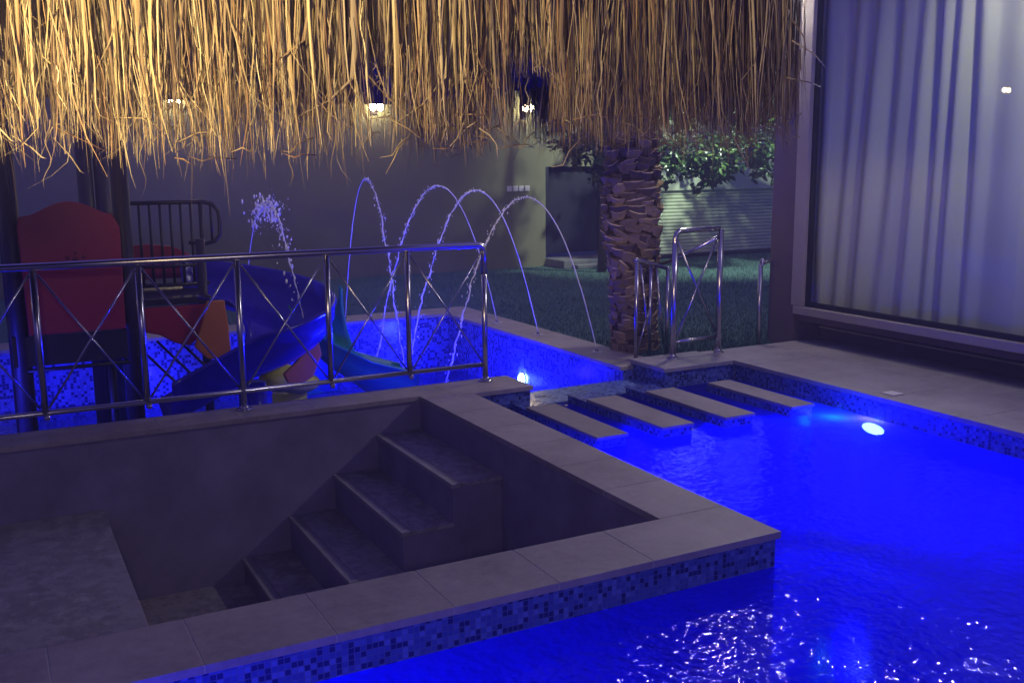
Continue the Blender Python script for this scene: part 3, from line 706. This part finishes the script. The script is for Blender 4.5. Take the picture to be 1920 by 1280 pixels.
for i in range(17):
    a = math.pi/2-math.pi*i/16; s = i/16
    path.append((cx+rr*math.cos(a), cy+rr*math.sin(a), .40-.40*s))
for i in range(1, 6): path.append((cx-.12*i, cy-rr, .0-.055*i))
chute(path, .64, .33, M['blue_plastic'], 'slide', t, inner=.30)
b = MB(); b.tube([(1.66, 7.17, -.05), (1.66, 7.17, KF)], .10, 14); b.sphere((1.66, 7.17, -.42), .30, .22, .10, 18, 8); b.build('slide_foot', M['blue_plastic'], t, True)

t = thing('green_slide', 'low green curved slide with yellow and orange base beside the blue slide', 'slide', (2.7, 8.0, KF))
path = []
for i in range(9):
    a = math.pi+.9-i*(math.pi*.5+.9)/8+math.pi*0
    path.append((2.70+.38*math.cos(a), 8.20+.38*math.sin(a) if False else 8.10-.36*math.sin(math.pi-a) if False else 8.15+.38*math.sin(a), .05-.42*i/8))
for i in range(1, 5): path.append((2.70+.11*i, 7.77, -.38-.05*i))
path = []
for i in range(13):
    a = math.pi*.85+i*(math.pi*.65)/12
    path.append((2.72+.30*math.cos(a), 8.05+.30*math.sin(a), .22-.55*i/12))
for i in range(1, 5): path.append((2.72+.10*i, 7.75, -.33-.035*i))
chute(path, .42, .27, M['green_plastic'], 'chute', t)
poly = [(2.12, -.34), (2.52, -.34), (2.50, .05), (2.45, .30), (2.38, .36), (2.34, .15), (2.26, -.04)]
b = MB(); b.prism(poly, 7.78, 7.83); b.build('side_panel', M['green_plastic'], t, bevel=.015)
poly = [(1.90, -.02), (2.0, .06), (2.17, .25), (2.20, .10), (2.13, -.06), (2.03, -.11), (1.93, -.09)]
b = MB(); b.prism(poly, 7.20, 7.24); b.build('side_guard', M['orange'], t, bevel=.012)
b = MB(); b.sphere((1.98, 7.60, -.13), .17, .14, .11, 16, 10); b.sphere((2.14, 7.65, -.20), .17, .12, .08, 16, 10); b.tube([(2.10, 7.8, -.3), (2.10, 7.8, KF)], .14, 14); b.build('base', M['yellow'], t, True)

# ---------------------------------------------------------------- thatched roof
t = thing('thatched_roof', 'shaggy dry reed roof with a long ragged fringe above the sunken seating', 'thatched roof', (-.8, 4.6, 0))
YF, XR, YB = 2.86, 2.90, 6.5
b = MB(); apex = (-.8, 4.6, 3.6)
ring = [(-3.6, YF+.30, 2.02), (XR-.55, YF+.30, 2.02), (XR-.32, YF+.55, 2.02), (XR-.32, YB-.3, 2.02), (-3.6, YB-.3, 2.02)]
ring2 = [(x, y, 1.88) for x, y, z in ring]
n = len(ring); vs = ring+ring2+[(-.8, 4.6, 3.6), (-.8, 4.6, 3.35)]
fs = [(i, (i+1) % n, 2*n) for i in range(n)]+[(i+n, 2*n+1, (i+1) % n+n) for i in range(n)]+[(i, i+n, (i+1) % n+n, (i+1) % n) for i in range(n)]
b.add(vs, fs); b.build('roof_core', M['thatch_core'], t)
b = MB(); b.tube([(-.8, 4.6, PF), (-.8, 4.6, 3.4)], .09, 14); b.build('centre_post', M['bark'], t, True)
rnd = random.Random(21)
def eave(s):   # s in metres along the eave from the left front round the corner
    L1 = XR-.30+3.0
    if s < L1: return Vector((-3.0+s, YF, 0)), Vector((0, -1, 0))
    s -= L1; q = .30*math.pi/2
    if s < q:
        a = s/.30; return Vector((XR-.30+.30*math.sin(a), YF+.30-.30*math.cos(a), 0)), Vector((math.sin(a), -math.cos(a), 0))
    s -= q; return Vector((XR, YF+.30+s, 0)), Vector((1, 0, 0))
LT = (XR-.30+3.0)+.30*math.pi/2+(YB-YF-.3)
S0 = 2.75
def strand(b, s, depth, ztip, ztop, wd, lean, curl, sway):
    P, nrm = eave(s); tg = Vector((-nrm.y, nrm.x, 0)); nseg = 9; vs = []
    rt = P.x/(P.y+depth) if P.y < YF+.2 else 0
    if min(abs(rt-x_/13.3)/w_ for x_, w_ in ((4.96, .015), (7.34, .030))) < 1: ztip = max(ztip, 1.78+rnd.uniform(0, .06)); curl = 0; lean *= .3
    if P.y > YF+.3 and abs(P.y-5.24) < .32: ztip = max(ztip, 1.96+rnd.uniform(0, .05))
    cs = round(s/.075)*.075+.02*noise.noise((round(s/.075)*3.1, 0, 0)); conv = (cs-s)*rnd.uniform(.2, 1.0)
    tw = rnd.uniform(-1.0, 1.0)
    ph = rnd.uniform(0, 6.28); fr = rnd.uniform(1.5, 4); amp = rnd.uniform(.002, .010)
    for i in range(nseg+1):
        q = i/nseg; z = ztop+(ztip-ztop)*q
        off = -depth-.75*max(0, z-2.15)        # follow the roof slope above the eave
        side = lean*(z-ztop)*-1+amp*math.sin(ph+fr*q*3)+curl*max(0, q-.72)**1.6*4+conv*q*q
        fw = sway*max(0, q-.5)**2
        c = P+nrm*(off+fw)+tg*side+Vector((0, 0, z+abs(curl)*max(0, q-.8)*.8))
        ww = wd*(1 if q < .7 else max(.12, 1-(q-.7)/.32))*.5
        d = (tg*math.cos(tw*(.4+q))+nrm*math.sin(tw*(.4+q)))
        up = nrm*ww*.35
        vs += [c-d*ww, c+up, c+d*ww]
    b.add(vs, [f_ for i in range(nseg) for f_ in ((3*i, 3*i+1, 3*i+4, 3*i+3), (3*i+1, 3*i+2, 3*i+5, 3*i+4))])
def zbot(x, s):
    return 1.53+.022*x+.05*noise.noise((s*1.7, 0, 0))+.05*noise.noise((s*7, 3, 0))+.05*noise.noise((s*23, 7, 0))
b = MB()
NS = 6200
for i in range(NS):
    s = rnd.uniform(S0, LT) if i % 4 else rnd.uniform(S0+2.3, LT)
    P, _ = eave(s); dep = rnd.uniform(0, .26)**1.0; zb = zbot(P.x, s)+rnd.choice((0, 0, 0, .02, .06, .12, .2, .3, .4))*rnd.random()+rnd.gauss(0, .018)
    if rnd.random() < .05: zb -= rnd.uniform(.02, .09)
    wd = rnd.choice((.003, .004, .005, .007, .009, .013))*rnd.uniform(.8, 1.2)
    if P.x > 1.9 or P.y > YF+.1: wd *= .62
    cl = 0
    if rnd.random() < .22: cl = rnd.uniform(-.16, .16)
    if rnd.random() < .05: cl = rnd.choice((-.45, .45))*rnd.uniform(.5, 1)
    strand(b, s, dep, zb, rnd.uniform(2.35, 2.75), wd, rnd.gauss(.0, .035)+.05*max(0, min(1, (P.x-1.2)/1.4)), cl, rnd.uniform(-.06, .08))
for i in range(1500):
    s = rnd.uniform(S0, LT-1.5); P, _ = eave(s)
    strand(b, s, rnd.uniform(.27, .42), 1.60+rnd.uniform(0, .34), 2.3, rnd.uniform(.005, .014), rnd.gauss(0, .05), rnd.uniform(-.1, .1) if rnd.random() < .3 else 0, 0)
for i in range(3400):
    s = rnd.uniform(S0, LT-1.0); P, _ = eave(s); zb = zbot(P.x, s)+rnd.gauss(.03, .06)
    strand(b, s, rnd.uniform(-.01, .22), zb, rnd.uniform(zb+.15, 2.6), rnd.uniform(.0018, .0038), rnd.gauss(0, .08), rnd.uniform(-.3, .3) if rnd.random() < .35 else 0, rnd.uniform(-.05, .1))
fr = b.build('reed_fringe', M['thatch'], t, True)
# loose stalks tangled along the lower edge
b = MB()
for i in range(120):
    s = rnd.uniform(S0, LT); P, nrm = eave(s); tg = Vector((-nrm.y, nrm.x, 0)); z = zbot(P.x, s)+rnd.uniform(-.015, .07)
    a = rnd.uniform(-.9, .9); ln = rnd.uniform(.04, .16); c = P-nrm*rnd.uniform(-.02, .2)+Vector((0, 0, z))
    d = tg*math.cos(a)*rnd.choice((-1, 1))+Vector((0, 0, math.sin(a))); k = rnd.uniform(-.05, .05)
    pts = [c-d*ln/2, c+Vector((0, 0, k*.5))+nrm*.01, c+d*ln/2+Vector((0, 0, -abs(k)))]
    pts.insert(2, (pts[1]+pts[2])/2+nrm*.02+Vector((0, 0, k*.4))); b.tube(pts, [.0014, .0024, .002, .0008], 5)
for (s, x0, z0, x1, z1) in ((0, 2.66, 2.0, 2.72, 1.88), (0, 2.70, 1.90, 2.66, 1.76), (0, 2.66, 1.93, 2.82, 1.84), (0, 2.64, 1.80, 2.80, 1.77), (0, 2.5, 1.9, 2.42, 1.78)):
    b.tube([(x0, YF-.02, z0), ((x0+x1)/2+.01, YF-.04, (z0+z1)/2), (x1, YF-.03, z1)], [.003, .0025, .0012], 5)
b.build('loose_stalks', M['thatch'], t, True)

# ---------------------------------------------------------------- added haze volume, a blue veil that lifts the dark tones
m = bpy.data.materials.new('veil_haze'); m.use_nodes = True; nt = m.node_tree; nt.nodes.clear()
v = N(nt, 'ShaderNodeVolumePrincipled'); v.inputs['Color'].default_value = (.55, .55, .98, 1); v.inputs['Density'].default_value = .010
L(nt, v.outputs[0], N(nt, 'ShaderNodeOutputMaterial').inputs['Volume'])
b = MB(); b.box((-61, -61, -3.3), (61, 61, 5.2)); struct(b.build('haze', m), 'stuff')
